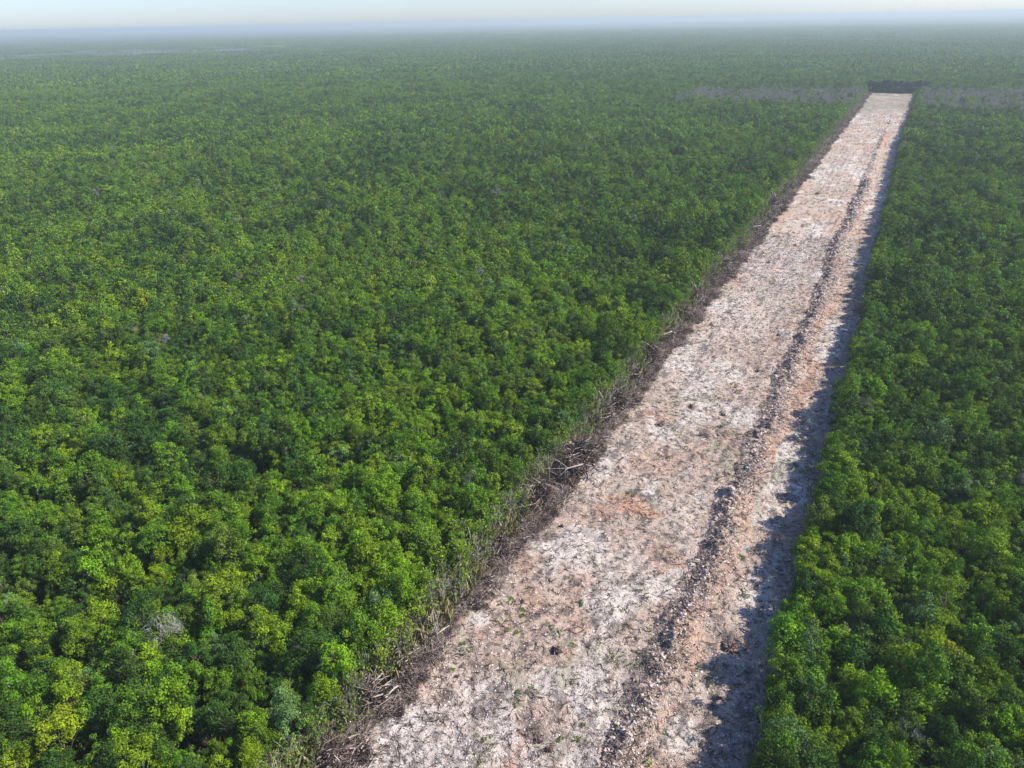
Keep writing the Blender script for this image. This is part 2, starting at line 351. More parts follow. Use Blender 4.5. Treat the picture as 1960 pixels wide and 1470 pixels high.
def trunk_paths(rng, H, R, z0, nb=7, r=0.13):
    top = np.array([rng.normal(0, .25), rng.normal(0, .25), H * .86]); mid = top * .5 + rng.normal(0, .15, 3) * [1, 1, 0]
    ps = [([[0, 0, -.1], mid * [1, 1, 1], top], r, r * .3, rng.random())]
    for k in range(nb):
        t = rng.uniform(.35, .85); b = (1 - t) * np.zeros(3) + t * top; a = k * 2.4 + rng.uniform(-.4, .4)
        e = np.array([math.cos(a) * R * .65, math.sin(a) * R * .65, min(H * .97, b[2] + rng.uniform(1.4, 2.8))])
        ps.append(([b, (b + e) / 2 + [0, 0, .25], e], r * .45, r * .12, rng.random()))
    return ps
def tube_mesh(name, paths, mat, k=4):
    V, Fa, T = tube_arrays(paths, k); return np_mesh(name, V, Fa, mat, attrs={'tint': T}, smooth=True)

# crown kinds: unit size R=2.6 m, top at about 8 m
KINDS = []
for k in range(5):
    rng = np.random.default_rng(100 + k)
    KINDS.append(dict(R=1.95 + .22 * (k % 3), Hc=4.5 + .45 * (k % 4), nl=24 + 3 * k, z0=2.6 - .3 * (k % 2), flat=(1, .85, 1, .75, 1.1)[k]))
MAIN = ['mid', 'deep', 'bright', 'olive', 'grey', 'lime', 'bare']
ALLH = MAIN + ['dusk']
NEAR, TRUNK = {}, []
for h in MAIN:
    for k, q in enumerate(KINDS):
        n, leaf = (3800, .21)
        if h == 'grey': n, leaf = 2800, .21
        if h == 'bare': n, leaf = 700, .5
        NEAR[h, k] = crown_mesh('crown', 1000 + k + 50 * MAIN.index(h), h, q['R'], q['Hc'], q['nl'], n, leaf, q['z0'], q['flat'])
for k, q in enumerate(KINDS):
    TRUNK.append(tube_mesh('trunk', trunk_paths(np.random.default_rng(300 + k), q['z0'] + q['Hc'] * .8, q['R'], q['z0'], 10, .085), BARK, 5))
# a few kinds with merged trunk+crown for the scattered mass
def proto_collection(name, objs):
    c = bpy.data.collections.new(name)
    for i, (nm, me) in enumerate(objs):
        c.objects.link(bpy.data.objects.new('%s_%03d' % (nm, i), me))
    return c
def lod_crown(h, k, n, leaf, seed):
    q = KINDS[k]; rng = np.random.default_rng(seed); nn = int(n * (.8 if h == 'bare' else 1))
    P, Nn, t = crown_points(rng, q['R'], q['Hc'], q['nl'], nn, q['flat'])
    V, Fa = leaf_cards(P, Nn, leaf * (.75 if h == 'bare' else 1), rng, .6 if h != 'bare' else .32); V[:, 2] += q['z0']
    mats = [LM[h], BARK]; mi = np.zeros(len(Fa), int); T = np.repeat(t, 4)
    V2, F2, T2 = tube_arrays(trunk_paths(rng, q['z0'] + q['Hc'] * .8, q['R'], q['z0'], 4), 3)
    Fa = np.concatenate([Fa, F2 + len(V)]); V = np.concatenate([V, V2]); T = np.concatenate([T, T2])
    return np_mesh('forest_part', V, Fa, mats, np.concatenate([mi, np.ones(len(F2), int)]), {'tint': T})
# ---- scattering by geometry nodes
def scatter(name, coll, pts, rot, scl, idx, label, cat, kind='stuff'):
    me = bpy.data.meshes.new(name); me.vertices.add(len(pts)); me.vertices.foreach_set('co', np.asarray(pts, np.float32).ravel())
    for an, av in (('rot', rot), ('scl', scl)):
        a = me.attributes.new(an, 'FLOAT_VECTOR', 'POINT'); a.data.foreach_set('vector', np.asarray(av, np.float32).ravel())
    a = me.attributes.new('pick', 'INT', 'POINT'); a.data.foreach_set('value', np.asarray(idx, np.int32))
    o = bpy.data.objects.new(name, me); link(o); tag(o, label, cat, kind=kind)
    ng = bpy.data.node_groups.new(name, 'GeometryNodeTree')
    ng.interface.new_socket('Geometry', in_out='INPUT', socket_type='NodeSocketGeometry')
    ng.interface.new_socket('Geometry', in_out='OUTPUT', socket_type='NodeSocketGeometry')
    gi = ng.nodes.new('NodeGroupInput'); go = ng.nodes.new('NodeGroupOutput')
    ci = ng.nodes.new('GeometryNodeCollectionInfo'); ci.inputs['Collection'].default_value = coll
    ci.inputs['Separate Children'].default_value = True; ci.inputs['Reset Children'].default_value = True
    ip = ng.nodes.new('GeometryNodeInstanceOnPoints'); ip.inputs['Pick Instance'].default_value = True
    def na(nm, ty):
        n = ng.nodes.new('GeometryNodeInputNamedAttribute'); n.data_type = ty; n.inputs[0].default_value = nm; return n.outputs[0]
    L = ng.links.new
    L(gi.outputs[0], ip.inputs['Points']); L(ci.outputs[0], ip.inputs['Instance'])
    L(na('pick', 'INT'), ip.inputs['Instance Index']); L(na('scl', 'FLOAT_VECTOR'), ip.inputs['Scale'])
    er = ng.nodes.new('FunctionNodeEulerToRotation'); L(na('rot', 'FLOAT_VECTOR'), er.inputs[0]); L(er.outputs[0], ip.inputs['Rotation'])
    L(ip.outputs[0], go.inputs[0])
    md = o.modifiers.new('scatter', 'NODES'); md.node_group = ng
    return o

# ------------------------------------------------------------------ where the trees stand
def poisson_grid(x0, x1, y0, y1, step, rng, jit=.46):
    gx = np.arange(x0, x1, step); gy = np.arange(y0, y1, step * .87)
    X, Y = np.meshgrid(gx, gy); X = X + (np.arange(len(gy)) % 2)[:, None] * step * .5
    X = X + rng.uniform(-jit, jit, X.shape) * step; Y = Y + rng.uniform(-jit, jit, Y.shape) * step
    return X.ravel(), Y.ravel()
def in_view(X, Y, z=7.0, m=170):
    px, py, dep = project(np.stack([X, Y, np.full_like(X, z)], -1))
    return (dep > 1) & (px > -m) & (px < 1960 + m * 1.6) & (py < 1470 + m * 1.5) & (py > -200)
def grey_zone(X, Y):
    w = 14 * (fbm(X * .03, Y * .03, 3, 120) - .5) * 2
    l = (Y + w > 560 + (X < -100) * 0) & (Y + w < 705 + .35 * (X + 36)) & (X > -165) & (X < -36)
    r = (Y + w > 560) & (Y + w < 712) & (X > 5) & (X < 330)
    return l | r
def choose_hue(X, Y, rng):
    a = fbm(X * .035, Y * .035, 3, 130); b = fbm(X * .16, Y * .16, 2, 140); r = rng.random(X.shape)
    s = a * .5 + b * .28 + r * .36
    h = np.zeros(X.shape, int)                       # mid
    h[s < .505] = 1; h[s > .645] = 2
    r2 = rng.random(X.shape); h[(r2 < .07)] = 3; h[(r2 > .10) & (r2 < .130)] = 4; h[r2 > .9975] = 5; h[(r2 > .150) & (r2 < .157)] = 6
    g_ = grey_zone(X, Y) & (rng.random(X.shape) < .50 + .5 * fbm(X * .05, Y * .05, 3, 125)); h[g_] = 6
    return h
STEP = 1.78
X, Y = poisson_grid(-1100, 340, -20, 970, STEP, RNG)
D = np.hypot(X, Y)
ok = tree_zone(X, Y) & (D < 950) & in_view(X, Y, 7, 150) & (Y > -20)
edge_l = (X > -38.5) & (X < -35) & (Y < 716)
ok &= ~((X > -38.9) & (X < .5 + 3.4 * smooth(430, 600, Y)) & (Y < 716))
keep = RNG.random(X.shape) > .06
X, Y, D = X[ok & keep], Y[ok & keep], D[ok & keep]
ey = np.arange(12, 715, 1.5); ey = ey + RNG.uniform(-.7, .7, ey.shape)      # the rows that front the clearing
ex = 0.35 + 2.4 * (fbm(ey * .12, ey * 0, 3, 170) - .5) + RNG.uniform(-.5, .5, ey.shape) + 3.2 * smooth(430, 600, ey)
fx_ = -38.7 + 1.6 * (fbm(ey * .12, ey * 0, 3, 171) - .5) + RNG.uniform(-.5, .5, ey.shape)
X = np.concatenate([X, ex, fx_]); Y = np.concatenate([Y, ey, ey + .7]); D = np.hypot(X, Y)
HU = choose_hue(X, Y, RNG); KI = RNG.integers(0, 5, X.shape)
S = np.clip(.76 + .50 * (fbm(X * .09, Y * .09, 3, 160) - .5) + RNG.normal(0, .13, X.shape), .5, 1.3)
S = np.where((RNG.random(X.shape) < .13) | (fbm(X * .11, Y * .11, 2, 150) < .27), S * .66, S) * 1.03


RZ = RNG.uniform(0, 2 * math.pi, X.shape)
SZ = (S * .75 + .26) * RNG.uniform(.76, 1.25, X.shape)
edger = (X < 2.2) & (X > -5); SZ = np.where(edger, np.clip(SZ, .88, 1.2), SZ); S = np.where(edger, np.clip(S, .72, 1.25), S)
SX = S * RNG.uniform(.86, 1.16, X.shape); SY = S * RNG.uniform(.86, 1.16, X.shape)
# special trees the photo singles out: (photo px of crown, hue, scale)
SPEC = [(95, 1365, 'lime', 1.12, 'golden yellow-green tree in the lower left corner of the forest'),
        (120, 1345, 'lime', .9, 'small golden yellow-green tree tucked behind the bigger yellow one, lower left corner'),
        (20, 1440, 'lime', .8, 'yellow-green tree at the very bottom left corner of the photo'),
        (275, 955, 'bright', 1.15, 'brightest light green tree standing above its neighbours, lower left forest'),
        (335, 985, 'bright', 1.1, 'bright green tree right beside the brightest crown, lower left forest'),
        (300, 1300, 'bright', 1.25, 'broad domed bright green tree low in the left forest'),
        (540, 1330, 'grey', 1.05, 'grey-green leaved tree beside the sunlit brush edge, bottom of left forest'),
        (420, 1100, 'bright', 1.15, 'rounded bright tree above a dark gap, lower left forest'),
        (1790, 1205, 'lime', .95, 'pale yellow-green flowering tree inside the right forest'),
        (1830, 1225, 'lime', .85, 'smaller pale yellow-green tree right beside the flowering one, right forest'),
        (1905, 1090, 'lime', .8, 'yellow-green tree by the right edge of the photo'),
        (1710, 1050, 'grey', .9, 'pale grey-green tree in the right forest'),
        (1940, 1445, 'grey', .9, 'pale grey-green tree at the bottom right corner'),
        (1590, 885, 'bright', .9, 'bright rounded tree at the lip of the right forest')]
spx = []
for px, py, h, s, lab in SPEC:
    x, y = g(px, py, 6.8 * s); spx.append((x, y, MAIN.index(h), s, lab))
for x, y, *_r in spx:
    m = np.hypot(X - x, Y - y) > 1.3
    X, Y, D, HU, KI, S, SX, SY, SZ, RZ = [q[m] for q in (X, Y, D, HU, KI, S, SX, SY, SZ, RZ)]
P8 = np.stack([X, Y, np.full_like(X, 6.5)], -1)
px, py, dep = project(P8)
vis = (px > -12) & (px < 1972) & (py < 1490) & (py > 0)
dist3 = np.sqrt(X**2 + Y**2 + 53.0**2); key = np.where(vis, dist3 / S ** .5, 1e9)
NI = 300 - len(SPEC) - 22
order = np.argsort(key); chosen = np.zeros(len(X), bool); chosen[order[:NI]] = True
# ---- the individual trees
ind = [(X[i], Y[i], HU[i], KI[i], SX[i], SY[i], SZ[i], RZ[i], None) for i in np.where(chosen)[0]]
for j, (x, y, h, s, lab) in enumerate(spx): ind.append((x, y, h, j % 5, s, s, s, 1.3 * j, lab))
IP = np.array([[t[0], t[1], 6.5] for t in ind]); ipx, ipy, _d = project(IP)
def zone_text(x, y, px, py):
    if x < -15:
        e = -37 - x
        if e < 3.4: return 'left forest front row'
        for lim, t in ((150, 'left forest at photo edge'), (330, 'left forest near photo edge'), (520, 'left forest middle'), (2000, 'left forest near brush')):
            if px < lim: break
    else:
        if x < 3.8: t = 'right forest front row'
        elif px > 1850: t = 'right forest at photo edge'
        elif px > 1700: t = 'right forest middle'
        else: t = 'right forest near clearing'
    return t
def band_text(py):
    return ('at the bottom', 'low down', 'lower part', 'farther up', 'farthest up')[0 if py > 1370 else 1 if py > 1270 else 2 if py > 1170 else 3 if py > 1060 else 4]
ORD = ['leftmost', 'second', 'third', 'fourth', 'fifth', 'sixth', 'seventh', 'eighth', 'ninth', 'tenth', 'eleventh', 'twelfth', 'thirteenth', 'fourteenth', 'fifteenth', 'sixteenth', 'seventeenth', 'eighteenth', 'nineteenth', 'twentieth'] + ['farther'] * 60
buckets = {}
for i, t in enumerate(ind):
    if t[8] is None:
        size = 'small' if t[6] < .72 else 'large' if t[6] > .93 else 'medium'
        buckets.setdefault((HUES[MAIN[t[2]]][1], size, zone_text(t[0], t[1], ipx[i], ipy[i]), band_text(ipy[i])), []).append(i)
labels = {}
print('buckets', sorted((len(v) for v in buckets.values()), reverse=True)[:12])
for (hu, sz, zt, bt), idxs in buckets.items():
    idxs.sort(key=lambda i: ipx[i])
    for n_, i in enumerate(idxs):
        if len(idxs) == 1: labels[i] = f'{sz} {hu} tree in the {zt}, {bt}'
        else: labels[i] = f'{ORD[n_]} from left of {sz} {hu} trees, {zt}, {bt}'.replace('leftmost from left of', 'leftmost of')
for i, (x, y, h, k, sx, sy, s, rz, lab) in enumerate(ind):
    o = empty('forest_tree', (x, y, -.3), rz, (sx, sy, s))
    tag(o, lab or labels[i], 'tree', 'trees of the dense forest on both sides of the clearing')
    link(bpy.data.objects.new('trunk', TRUNK[k]), o)
    link(bpy.data.objects.new('crown', NEAR[MAIN[h], k]), o)
# ---- dark tall trees at the far end of the strip, and one dark clump far left
q = KINDS[2]
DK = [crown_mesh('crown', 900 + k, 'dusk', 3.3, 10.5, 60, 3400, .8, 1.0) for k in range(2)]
DT = tube_mesh('trunk', trunk_paths(np.random.default_rng(77), 8, 3, 3), BARK, 4)
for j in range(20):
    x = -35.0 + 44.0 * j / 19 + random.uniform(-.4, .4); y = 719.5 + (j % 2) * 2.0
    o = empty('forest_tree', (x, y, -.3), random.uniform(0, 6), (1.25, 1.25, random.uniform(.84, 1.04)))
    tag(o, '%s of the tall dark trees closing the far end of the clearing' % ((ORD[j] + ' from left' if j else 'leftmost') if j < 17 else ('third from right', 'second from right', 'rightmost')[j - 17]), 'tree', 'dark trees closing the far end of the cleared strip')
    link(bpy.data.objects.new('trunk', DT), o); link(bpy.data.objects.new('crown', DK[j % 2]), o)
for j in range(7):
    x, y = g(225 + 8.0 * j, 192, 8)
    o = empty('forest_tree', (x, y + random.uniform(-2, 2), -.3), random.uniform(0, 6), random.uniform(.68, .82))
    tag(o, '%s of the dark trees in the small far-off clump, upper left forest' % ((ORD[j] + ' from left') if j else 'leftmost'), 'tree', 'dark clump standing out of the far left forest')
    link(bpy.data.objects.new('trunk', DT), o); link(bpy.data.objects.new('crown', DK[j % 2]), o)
# ---- all the other trees, as one mass
rest = ~chosen
protos = []
LOD = [(2600, .235), (720, .38), (210, .68)]
for l, (n, leaf) in enumerate(LOD):
    for hi, h in enumerate(ALLH[:7]):
        for k in range(3 if l else 5): protos.append(('p%d' % l, lod_crown(h, k, n, leaf, 2000 + 97 * l + 13 * hi + k)))
nb = [5, 3, 3]; base = [0, 35, 56]
lod = np.where(D < 160, 0, np.where(D < 400, 1, 2))
pick = np.array([base[l] + h * nb[l] + (k % nb[l]) for l, h, k in zip(lod, HU, KI)])
# far tiles: 60 m blocks of canopy
def tile(seed, greyish=0.0):
    rng = np.random.default_rng(seed); tx, ty = poisson_grid(-31, 31, -31, 31, 2.9, rng)
    Vs = []; Fs = []; T = []; Mi = []; off = 0
    for x, y in zip(tx, ty):
        q = KINDS[rng.integers(0, 5)]; P, Nn, t = crown_points(rng, q['R'], q['Hc'], 7, 34, 1); V, Fa = leaf_cards(P, Nn, 1.5, rng, .8)
        s = rng.uniform(.7, 1.12); hi = rng.choice(7, p=[.34, .26, .22, .1, .05, .03, 0]) if rng.random() > greyish else 6
        V = V * s + [x, y, q['z0'] * s]; Vs.append(V); Fs.append(Fa + off); off += len(V); T.append(np.repeat(t, 4)); Mi.append(np.full(len(Fa), hi))
    return np_mesh('forest_part', np.concatenate(Vs), np.concatenate(Fs), [LM[h] for h in ALLH[:7]], np.concatenate(Mi), {'tint': np.concatenate(T)})
nt0 = len(protos)
for s_ in range(4): protos.append(('t', tile(4000 + s_)))
protos.append(('t', tile(4010, .75)))
TX, TY = poisson_grid(-4700, 1700, 100, 4500, 54, RNG, .08)
TD = np.hypot(TX, TY); okt = (TD > 940) & (TD < 4400) & in_view(TX, TY, 7, 260)
TX, TY, TD = TX[okt], TY[okt], TD[okt]
marsh = (np.abs(TY * .55 - TX * .83 - 2150 + 260 * (fbm(TX * .002, TY * .002, 2, 200) - .5)) < 230) & (project(np.stack([TX, TY, 0 * TX + 7], -1))[0] < 560)
tpick = np.where(marsh & (RNG.random(TX.shape) < .55), nt0 + 4, nt0 + RNG.integers(0, 4, TX.shape))
n1, n2 = rest.sum(), len(TX)
pts = np.concatenate([np.stack([X[rest], Y[rest], np.full(n1, -.3)], -1), np.stack([TX, TY, np.full(n2, -.3)], -1)])
rots = np.zeros((n1 + n2, 3)); rots[:n1, 2] = RZ[rest]; rots[n1:, 2] = RNG.integers(0, 4, n2) * math.pi / 2
tz = RNG.uniform(.85, 1.2, n2)
scl = np.concatenate([np.stack([SX[rest], SY[rest], SZ[rest]], -1), np.stack([np.full(n2, 1.02)] * 2 + [tz], -1)])
pc = proto_collection('forest_kinds', [('k%03d' % i, me) for i, (nm, me) in enumerate(protos)])
scatter('forest', pc, pts, rots, scl, np.concatenate([pick[rest], tpick]), 'dense green forest stretching unbroken beyond the foreground trees to the horizon', 'forest')
print('trees', len(X), 'tiles', n2)

# ------------------------------------------------------------------ sparse saplings along the left edge
def sapling(seed, H, green):
    rng = np.random.default_rng(seed); ps = []; LP = []; ns = rng.integers(2, 5)
    for k in range(ns):
        lean = rng.normal(0, .14, 2) + [.06, 0]; h = H * rng.uniform(.65, 1)
        p0 = np.array([rng.normal(0, .25), rng.normal(0, .25), 0]); p2 = p0 + [lean[0] * h, lean[1] * h, h]; p1 = (p0 + p2) / 2 + rng.normal(0, .12, 3)
        ps.append(([p0, p1, p2], .045, .015, rng.uniform(.3, 1)))
        for j in range(7):
            t = rng.uniform(.3, 1); b = p0 * (1 - t) + p2 * t; a = rng.uniform(0, 6.28); l = rng.uniform(.4, 1.1) * (1.2 - t * .6)
            e = b + [math.cos(a) * l, math.sin(a) * l, l * rng.uniform(.4, 1.1)]; ps.append(([b, (b + e) / 2, e], .02, .008, rng.uniform(.2, 1)))
            for _ in range(int(9 * green)): LP.append(b + (e - b) * rng.uniform(.3, 1.1) + rng.normal(0, .16, 3))
    tm = tube_mesh('stems', ps, PALE if green < .5 else BARK, 3); lm = None
    if LP:
        P = np.array(LP); V, Fa = leaf_cards(P, np.tile([.5, 0, .6], (len(P), 1)), .26, rng, .5, .9)
        lm = np_mesh('foliage', V, Fa, LM['olive' if green < 1.5 else 'bright'], attrs={'tint': np.repeat(rng.random(len(P)), 4)})
    return tm, lm
SAP = [sapling(500 + k, 4.2 + .5 * (k % 4), (0.0, .35, .6, 1.6, .2, .7)[k]) for k in range(6)]
SAPT = ['bare pale sapling stems', 'thin nearly bare saplings', 'slender saplings with sparse olive leaves', 'leafy green saplings', 'spindly half-bare saplings', 'olive-leaved thin saplings']
def edge_pos(y, rng): return -37.2 + rng.normal(0, .95)
rng = np.random.default_rng(6); ylist = []; y = 22.0
while len(ylist) < 210: ylist.append(y); y += rng.uniform(.25, .62) * (1 + (y > 70) * .25)
yend = y
cnt = {}
for j, y in enumerate(ylist):
    k = int(rng.integers(0, 6)); x = edge_pos(y, rng) + .2
    o = empty('sapling', (x, y, -.2), rng.uniform(0, 6.28), rng.uniform(.7, 1.25))
    d = 'nearest the bottom' if y < 40 else 'in the near stretch' if y < 60 else 'in the middle stretch' if y < 85 else 'in the farther stretch'
    c_ = cnt[k, d] = cnt.get((k, d), -1) + 1
    tag(o, f'{SAPT[k]} on left forest edge, {d}, {"nearest" if c_ == 0 else ORD[c_]} upward', 'sapling', 'saplings along the left forest edge')
    link(bpy.data.objects.new('stems', SAP[k][0]), o)
    if SAP[k][1] is not None: link(bpy.data.objects.new('foliage', SAP[k][1]), o)
# merged kinds for the far saplings, the undergrowth and grass along the edges
def merge(meshes):
    Vs = []; Fs = []; Mi = []; T = []; mats = []; off = 0
    for me in meshes:
        V = np.empty(len(me.vertices) * 3, np.float32); me.vertices.foreach_get('co', V); V = V.reshape(-1, 3)
        L = np.empty(len(me.loops), np.int32); me.loops.foreach_get('vertex_index', L); t = np.empty(len(V), np.float32); me.attributes['tint'].data.foreach_get('value', t)
        Vs.append(V); Fs.append(L.reshape(-1, 4) + off); off += len(V); Mi.append(np.full(len(L) // 4, len(mats))); mats.append(me.materials[0]); T.append(t)
    return np_mesh('clump', np.concatenate(Vs), np.concatenate(Fs), mats, np.concatenate(Mi), {'tint': np.concatenate(T)})
def tuft(seed, n, h, mat, spread=.35):
    rng = np.random.default_rng(seed); V = []; T = []
    for k in range(n):
        a = rng.uniform(0, 6.28); b = np.array([rng.normal(0, spread), rng.normal(0, spread), 0]); hh = h * rng.uniform(.5, 1.1); ln = rng.uniform(.05, .5) * hh
        d = np.array([math.cos(a), math.sin(a), 0]); w = np.array([-d[1], d[0], 0]) * .014
        V += [b - w, b + w, b + d * ln * .4 + [0, 0, hh * .7] + w * .6, b + d * ln + [0, 0, hh]]; T += [rng.random()] * 4
    return np_mesh('tuft', V, np.arange(len(V)).reshape(-1, 4), mat, attrs={'tint': T})
fars = [merge([m for m in s if m is not None]) for s in SAP]
fp = []; rng = np.random.default_rng(16)
yy = np.concatenate([np.arange(18, yend, .55), np.arange(yend, 240, .3), np.arange(240, 715, .6)])
fx = np.array([edge_pos(v, rng) for v in yy]); n = len(yy)
scatter('sapling_edge', proto_collection('sapling_kinds', [('s', m) for m in fars]), np.stack([fx, yy, np.full(n, -.2)], -1),
        np.stack([np.zeros(n), np.zeros(n), rng.uniform(0, 6, n)], -1), np.repeat(rng.uniform(.7, 1.2, n)[:, None], 3, 1) , rng.integers(0, 6, n), 'thin line of far-off saplings along the left forest edge', 'saplings')
tf = [tuft(700 + k, 90, (1.5, 2.1, 1.0)[k], GRASSM, .5) for k in range(3)]
shr = [crown_mesh('shrub', 720 + k, ('olive', 'mid')[k], .8, 1.3, 6, 220, .24, 0) for k in range(2)]
rng = np.random.default_rng(17); n = 5200
ty = 15 + 700 * rng.random(n) ** 1.7; tx = np.where(rng.random(n) < .86, -36.9 + rng.normal(0, 1.2, n), .9 + rng.normal(0, .7, n)); tx = np.where((tx > -35.9) & (tx < -20), -36.6 - (tx + 35.9) * .5, tx)
scatter('undergrowth', proto_collection('undergrowth_kinds', [('u', m) for m in tf + shr]), np.stack([tx, ty, np.full(n, -.1)], -1),
        np.stack([np.zeros(n), np.zeros(n), rng.uniform(0, 6, n)], -1), np.repeat(rng.uniform(.7, 1.7, n)[:, None], 3, 1), rng.choice(5, n, p=[.27, .27, .16, .18, .12]), 'dry grass and low shrubs fringing the forest edges', 'undergrowth')

# ------------------------------------------------------------------ dead brush
def gz(x, y): return float(ground_z(np.array([[x]]), np.array([[y]]))[0, 0])
def brush(seed, n, rx, ry, h, lmin, lmax, r, mat_t=(0, 1), flat=.35, dirbias=None, k=3):
    rng = np.random.default_rng(seed); ps = []
    for i in range(n):
        q = rng.normal(0, .42, 2); q = np.clip(q, -1, 1); zc = h * max(0, 1 - q[0]**2 - q[1]**2) * rng.uniform(.1, 1)
        c = np.array([q[0] * rx, q[1] * ry, zc]); a = rng.uniform(0, math.pi) if dirbias is None else rng.normal(dirbias, .35)
        el = rng.normal(0, flat); l = rng.uniform(lmin, lmax); d = np.array([math.cos(a) * math.cos(el), math.sin(a) * math.cos(el), math.sin(el)])
        side = np.cross(d, [0, 0, 1]); bend = rng.normal(0, .12) * l
        p = [c - d * l * .5, c - d * l * .1 + side * bend + [0, 0, abs(rng.normal(0, .06)) * l], c + d * l * .5 + side * bend * .3]
        for w in p: w[2] = max(w[2], -.1)
        tt = rng.random() ** 1.25 * (mat_t[1] - mat_t[0]) + mat_t[0]
        ps.append((p, r * rng.uniform(.4, 1.3), r * .25, tt))
        if l > 1.2:
            for _ in range(2):
                e = p[1] + (d + rng.normal(0, .6, 3)) * l * .35; e[2] = max(e[2], -.05); ps.append(([p[1], (p[1] + e) / 2, e], r * .4, r * .15, tt))
    return ps
def mound(seed, rx, ry, h, mat):
    rng = np.random.default_rng(seed); us = np.linspace(-1.15, 1.15, 22); Xm, Ym = np.meshgrid(us, us)
    Z = h * np.maximum(0, 1 - Xm**2 - Ym**2) ** .7 * (.6 + .8 * fbm(Xm * 2.5 + seed, Ym * 2.5, 3, seed)) - .12
    V = np.stack([Xm * rx, Ym * ry, Z], -1).reshape(-1, 3); i = np.arange(21 * 21); a = (i // 21) * 22 + i % 21
    return np_mesh('mound', V, np.stack([a, a + 1, a + 23, a + 22], -1), mat, attrs={'tint': rng.uniform(.05, .30, len(V))}, smooth=True)  # dark tint on the solid core imitates shaded hollows between branches
HEAP = []
for k in range(6):
    rx, ry, h = 2.1 + .2 * (k % 3), 2.0 + .25 * (k % 4), 1.7 + .3 * (k % 3)
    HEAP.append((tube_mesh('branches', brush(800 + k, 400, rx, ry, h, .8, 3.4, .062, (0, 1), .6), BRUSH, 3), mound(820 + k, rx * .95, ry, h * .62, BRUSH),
                 tube_mesh('logs', brush(840 + k, 9, rx, ry, h * 1.1, 1.6, 3.4, .075, (.25, 1), .16, 1.0), PALE, 5)))
rng = np.random.default_rng(25)
# heaps that stand out in the photo: (px, py, scale, wording)
HP = [(640, 1455, .9, 'bottom-most'), (700, 1345, 1.1, ''), (755, 1265, 1.05, ''), (800, 1200, 1.0, ''), (850, 1145, .95, ''), (905, 1075, 1.1, ''), (955, 1050, 1.0, ''), (1010, 980, 1.05, ''),
      (1035, 955, 1.0, ''), (1080, 915, 1.35, ''), (1112, 880, 1.25, ''), (1150, 800, 1.2, ''), (1185, 775, 1.25, ''), (1210, 730, 1.05, ''), (1240, 690, 1.2, ''), (1265, 655, 1.2, ''),
      (1300, 610, 1.3, ''), (1330, 580, 1.1, ''), (1360, 545, 1.1, ''), (1385, 515, 1.15, ''), (1412, 480, 1.1, ''), (1440, 445, 1.2, ''), (1462, 420, 1.1, ''), (1480, 400, 1.4, ''), (1510, 365, 1.3, '')]
TENS = ['bottom-most', 'second', 'third', 'fourth', 'fifth', 'sixth', 'seventh', 'eighth', 'ninth', 'tenth', 'eleventh', 'twelfth', 'thirteenth', 'fourteenth', 'fifteenth', 'sixteenth', 'seventeenth', 'eighteenth', 'nineteenth', 'twentieth', 'twenty-first', 'twenty-second', 'twenty-third', 'twenty-fourth', 'farthest']
for j, (hx, hy, s, _w) in enumerate(HP):
    x, y = g(hx, hy, .4); x = min(x - .5, -34.1); k = j % 6
    o = empty('brush_heap', (x, y, gz(x, y) - .1), rng.uniform(-.35, .35) + (math.pi if j % 2 else 0), (s * 1.08, s * (1.05 + y / 400), s * 1.25))
    look = 'big dark tangled' if s > 1.18 else 'dark brown tangled'
    tag(o, (f'{TENS[j]} {look} brush heap of the left row' if j in (0, 24) else f'{TENS[j]} {look} brush heap up the left row from the bottom'), 'brush heap', 'heaps of dead branches along the left of the clearing')
    a, b, c = HEAP[k]; link(bpy.data.objects.new('mound', b), o); link(bpy.data.objects.new('branches', a), o); link(bpy.data.objects.new('logs', c), o)
# the continuous windrow between and beyond them
wk = [tube_mesh('w', brush(860 + k, 190, 1.0, 1.2, .65, .5, 1.9, .040, (0, 1)), BRUSH, 3) for k in range(5)] + [tube_mesh('w', brush(875 + k, 60, 1.1, 1.3, .5, 1.2, 2.8, .045, (.5, 1)), BRUSH, 3) for k in range(2)]
ya = np.concatenate([np.arange(20, 180, .15), np.arange(180, 400, .28), np.arange(400, 712, .5)]); n = len(ya)
xa = -34.5 + rng.normal(0, .85, n) + .8 * (vnoise(ya * .12, ya * 0, 77) - .5); za = np.array([gz(x, y) for x, y in zip(xa, ya)]) - .05
gap = fbm(ya * .25, xa * .3, 2, 78); sc = np.clip(.05 + 1.5 * gap + rng.normal(0, .14, n), .25, 1.7) * (1 + .35 * smooth(110, 200, ya))
scatter('brush_windrow', proto_collection('windrow_kinds', [('w', m) for m in wk]), np.stack([xa, ya, za], -1), np.stack([np.zeros(n), np.zeros(n), rng.uniform(0, 6, n)], -1),
        np.repeat(sc[:, None], 3, 1), rng.integers(0, 7, n), 'continuous windrow of dead branches and twigs between the heaps', 'brush')
# pale stick bundle at the very bottom
bx, by = g(652, 1415, .6); bm0 = brush(950, 330, 1.5, 1.5, .9, 1.3, 3.0, .034, (.2, 1), .25, 1.05, 3)
o = tag(link(bpy.data.objects.new('stick_pile', tube_mesh('stick_pile', bm0, PALE, 3))), 'pile of long pale dry sticks lying together near the bottom of the brush row', 'stick pile'); o.location = (bx, by, gz(bx, by))
